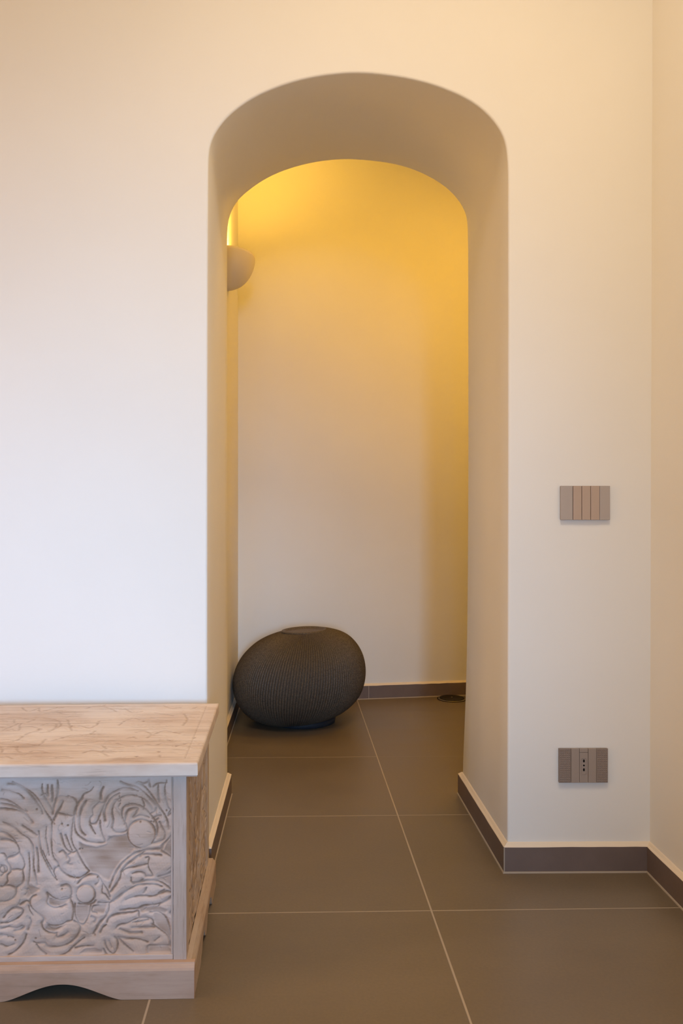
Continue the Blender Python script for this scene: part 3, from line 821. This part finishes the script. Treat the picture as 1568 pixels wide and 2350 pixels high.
gap_shade = np.clip((-rib-.1)*.75, 0, 1)*.85 + .2*np.clip(-wv, 0, 1)  # gaps between canes darkened, crevice shade put into the colour
dr = np.gradient(prof, axis=0); dr /= np.linalg.norm(dr, axis=1)[:, None]
nr, nzv = dr[:, 1][II], -dr[:, 0][II]
Rr = R_ + disp*nr; Zr = Z_ + disp*nzv
lump = 1+.012*np.sin(TT*2+.6)*np.sin(s_*PI)+.008*np.sin(TT*3+1.9)*np.sin(s_*PI)
X = Rr*np.cos(TT)*lump; Y = Rr*np.sin(TT)*lump
shear = .115*(Zr-.2)
Zt = Zr*(1+.055*np.cos(TT)*np.clip((Zr-.1)/.3, 0, 1)*R_/.29)   # shoulder sits a little higher at the right
Zt = Zt + .011*np.cos(TT)*np.clip(1-Zr/.12, 0, 1)
grid_mesh('woven_shell', np.stack([X+shear, Y, Zt], -1), np.clip(gap_shade, 0, 1), M_RAT, pouf)
def lathe(bm, prof, n=64, off=(0, 0, 0), smooth=True, mi=0, cap=True, sx=1, sy=1, tilt=0):
    rings = []
    for r, z in prof:
        rings.append([bm.verts.new((off[0]+sx*r*math.cos(2*PI*k/n), off[1]+sy*r*math.sin(2*PI*k/n), off[2]+z+tilt*r*math.cos(2*PI*k/n))) for k in range(n)])
    for a_, b_ in zip(rings[:-1], rings[1:]):
        for k in range(n):
            j = (k+1) % n
            f = bm.faces.new((a_[k], a_[j], b_[j], b_[k])); f.smooth = smooth; f.material_index = mi
    if cap:
        bm.faces.new(rings[0][::-1]).material_index = mi
        bm.faces.new(rings[-1]).material_index = mi
bm = bmesh.new()
lathe(bm, [(.105, .404), (.101, .411), (.094, .4125), (.088, .409), (.084, .4045), (.04, .4035), (.004, .4035)], 96, off=(.0235, 0, 0), tilt=.045)
obj('top_disc', bm, M_RAT, pouf)
bm = bmesh.new()
lathe(bm, [(.138, 0), (.146, .003), (.148, .012), (.150, .026), (.140, .028)], 96, off=(.016, -.004, 0))
obj('base_disc', bm, M_PBASE, pouf)

# ------------------------------------------------------------------ wall sconce
M_SC = simple('matt_plaster_sconce', (0.80, 0.74, 0.66, 1), .8, bump=.06, bscale=80)
SX, SY, SZ = -.3185, 3.400, 2.0055
sconce = thing('wall_sconce', 'half bowl plaster uplight glowing on the side wall behind the arch', 'wall lamp', (SX, SY, SZ-.136))
def bowl_pts(scale_r, hh, z0, nphi=40, nt=20):
    rows = []
    for i in range(nt+1):
        a = i/nt*PI/2
        rr = math.sin(a); zz = -hh*math.cos(a)
        rows.append([(scale_r[0]*rr*math.sin(p), scale_r[1]*rr*math.cos(p)*-1, z0+zz) for p in np.linspace(0, PI, nphi+1)])
    return rows
bm = bmesh.new()
zr = .136
O = bowl_pts((.119, .152), zr, zr)
I = bowl_pts((.114, .147), zr-.005, zr)
VO = [[bm.verts.new(p) for p in r] for r in O]; VI = [[bm.verts.new(p) for p in r] for r in I]
fs = []
for V in (VO, VI):
    for a_, b_ in zip(V[:-1], V[1:]):
        for k in range(len(a_)-1):
            f = bm.faces.new((a_[k], a_[k+1], b_[k+1], b_[k])); f.smooth = True; fs.append(f)
for k in range(len(VO[-1])-1):
    fs.append(bm.faces.new((VO[-1][k], VO[-1][k+1], VI[-1][k+1], VI[-1][k])))
bmesh.ops.remove_doubles(bm, verts=bm.verts, dist=1e-5)
bmesh.ops.recalc_face_normals(bm, faces=bm.faces)
obj('bowl', bm, M_SC, sconce)
bm = bmesh.new()
add_box(bm, 0, .006, -.09, .09, .035, zr-.03, bev=.002)
obj('back_plate', bm, M_SC, sconce)
bm = bmesh.new()
lathe(bm, [(.014, .0), (.015, .004), (.015, .03), (.012, .034)], 24, off=(.045, 0, .035))
add_box(bm, .004, .045, -.006, .006, .042, .052)
obj('lamp_holder', bm, simple('white_ceramic', (.7, .7, .68, 1), .4), sconce)
ld = bpy.data.lights.new('sconce_light', 'AREA'); ld.shape = 'DISK'; ld.size = .09
ld.energy = SCONCE[0]; ld.spread = math.radians(130); ld.color = SCONCE[1]
lo = bpy.data.objects.new('sconce_light', ld); C.objects.link(lo); lo.parent = sconce; lo.location = (.052, 0, .085); lo.rotation_euler = (PI, 0, 0)

# ------------------------------------------------------------------ switch and socket
M_PLATE = simple('taupe_switch_plate', (0.455, 0.395, 0.36, 1), .45, bump=.05, spec=.4)
M_KEY = simple('taupe_switch_key', (0.49, 0.375, 0.30, 1), .42, spec=.45)
M_PLATE2 = simple('taupe_socket_plate', (0.265, 0.21, 0.178, 1), .5, spec=.35)
M_KEY2 = simple('taupe_socket_module', (0.36, 0.295, 0.255, 1), .5, spec=.35)
M_GAP = simple('dark_gap', (0.10, 0.075, 0.06, 1), .8)
M_HOLE = simple('black_pin_hole', (0.004, 0.003, 0.003, 1), .9)
xs = [.6730, .7052, .7284, .7516, .7752, .8032]
zc, hh = .9639, .0445
sw = thing('light_switch', 'taupe switch plate with three rocker keys on the wall right of the arch', 'light switch', ((xs[0]+xs[-1])/2, YF, zc))
xm = (xs[0]+xs[-1])/2
bm = bmesh.new(); add_box(bm, xs[0]-xm+.0008, xs[-1]-xm-.0008, -.0045, 0, -hh+.0008, hh-.0008, bev=.0008)
obj('mounting_frame', bm, M_GAP, sw)
for a_, b_ in ((xs[0], xs[1]), (xs[4], xs[5])):
    bm = bmesh.new(); add_box(bm, a_-xm, b_-xm-.0007, -.0090, -.004, -hh, hh, bev=.0012)
    obj('cover_cheek', bm, M_PLATE, sw)
for a_, b_ in zip(xs[1:4], xs[2:5]):
    bm = bmesh.new(); add_box(bm, a_-xm+.0005, b_-xm-.0007, -.0096, -.004, -hh, hh, bev=.0012)
    obj('rocker_key', bm, M_KEY, sw)
# socket
xs = [.6687, .7003, .7221, .7452, .7666, .7974]
xm = (xs[0]+xs[-1])/2; zc = .2777; hh = .0447
so = thing('wall_socket', 'taupe wall socket with three vertical pin holes low on the wall right of the arch', 'wall socket', (xm, YF, zc), 0)
bm = bmesh.new(); add_box(bm, xs[0]-xm+.0008, xs[-1]-xm-.0008, -.0045, 0, -hh+.0008, hh-.0008, bev=.0008)
obj('mounting_frame', bm, M_GAP, so)
for a_, b_ in ((xs[0], xs[1]), (xs[4], xs[5])):
    bm = bmesh.new(); add_box(bm, a_-xm, b_-xm-.0004, -.0090, -.004, -hh, hh, bev=.0012)
    nx, nz_ = 5, 15                                    # small pyramids of the textured cover
    px_, pz_ = (b_-a_)/(nx+.6), 2*hh/(nz_+.6)
    for i in range(nx):
        for j in range(nz_):
            cx_, cz_ = a_-xm+px_*(i+.8), -hh+pz_*(j+.8)
            q = [bm.verts.new((cx_+dx_*px_*.48, -.0090, cz_+dz_*pz_*.48)) for dx_, dz_ in ((-1, 0), (0, -1), (1, 0), (0, 1))]
            t_ = bm.verts.new((cx_, -.0099, cz_))
            for k in range(4): bm.faces.new((q[k], q[(k+1) % 4], t_))
    obj('textured_cheek', bm, M_PLATE2, so)
for a_, b_ in ((xs[1], xs[2]), (xs[3], xs[4])):
    bm = bmesh.new(); add_box(bm, a_-xm+.0002, b_-xm-.0003, -.0092, -.004, -hh, hh, bev=.001)
    obj('blank_module', bm, M_KEY2, so)
bm = bmesh.new()
add_box(bm, xs[2]-xm+.0004, xs[3]-xm-.0005, -.0088, -.004, -hh, hh-.011, bev=.0010)
add_box(bm, xs[2]-xm+.0004, xs[3]-xm-.0005, -.0092, -.004, hh-.0105, hh, bev=.0010)
mod = obj('socket_module', bm, M_KEY2, so)
mx_ = (xs[2]+xs[3])/2-xm
bm = bmesh.new()                                      # rounded raised rim round the pins
def rrect(w_, h_, r, n=6):
    o = []
    for cx_, cz_, a0 in ((w_-r, h_-r, 0), (-w_+r, h_-r, 90), (-w_+r, -h_+r, 180), (w_-r, -h_+r, 270)):
        for k in range(n+1):
            a = math.radians(a0+90*k/n); o.append((cx_+r*math.cos(a), cz_+r*math.sin(a)))
    return o
A = rrect(.0072, .0215, .005); B_ = rrect(.0063, .0206, .0043)
ra = [[bm.verts.new((mx_+p[0], y, p[1]-.001)) for p in L] for L, y in ((A, -.0085), (A, -.0097), (B_, -.0097), (B_, -.0085))]
for u_, v_ in zip(ra[:-1], ra[1:]):
    for k in range(len(A)):
        j = (k+1) % len(A); bm.faces.new((u_[k], u_[j], v_[j], v_[k]))
bmesh.ops.recalc_face_normals(bm, faces=bm.faces)
obj('socket_rim', bm, M_KEY2, mod)
for zz, rx, rz in ((.0125, .0023, .0041), (.0008, .0022, .0025), (-.0105, .0023, .0041)):
    bm = bmesh.new()
    add_prism(bm, [(mx_+rx*math.cos(a), zz+rz*math.sin(a)) for a in np.linspace(0, 2*PI, 21)[:-1]], 'y', -.0093, -.0080)
    obj('pin_hole', bm, M_HOLE, mod)

# ------------------------------------------------------------------ round cover on the floor
M_CDK = simple('black_rubber', (0.018, 0.013, 0.009, 1), .5)
M_CMT = simple('pale_metal_rim', (0.55, 0.46, 0.34, 1), .3, metal=.8)
fc = thing('floor_cover', 'small round black floor cover with a pale metal rim beside the end wall skirting', 'floor cover', (.7485, 4.078, 0), 0)
bm = bmesh.new(); lathe(bm, [(.071, 0), (.073, .0012), (.073, .0030), (.0690, .0036), (.0685, .0020)], 72)
obj('outer_ring', bm, M_CDK, fc)
bm = bmesh.new(); lathe(bm, [(.0680, .0005), (.0680, .0036), (.0620, .0042), (.0610, .0020), (.060, .0005)], 72)
obj('metal_rim', bm, M_CMT, fc)
bm = bmesh.new(); lathe(bm, [(.0600, .0005), (.0610, .0075), (.0590, .0088), (.03, .0092), (.004, .0093)], 72)
obj('lid', bm, M_CDK, fc)
bm = bmesh.new(); lathe(bm, [(.0042, .009), (.0042, .0105), (.003, .0112), (.001, .0114)], 20)
obj('screw', bm, simple('dull_screw', (.3, .27, .22, 1), .4, metal=.6), fc)
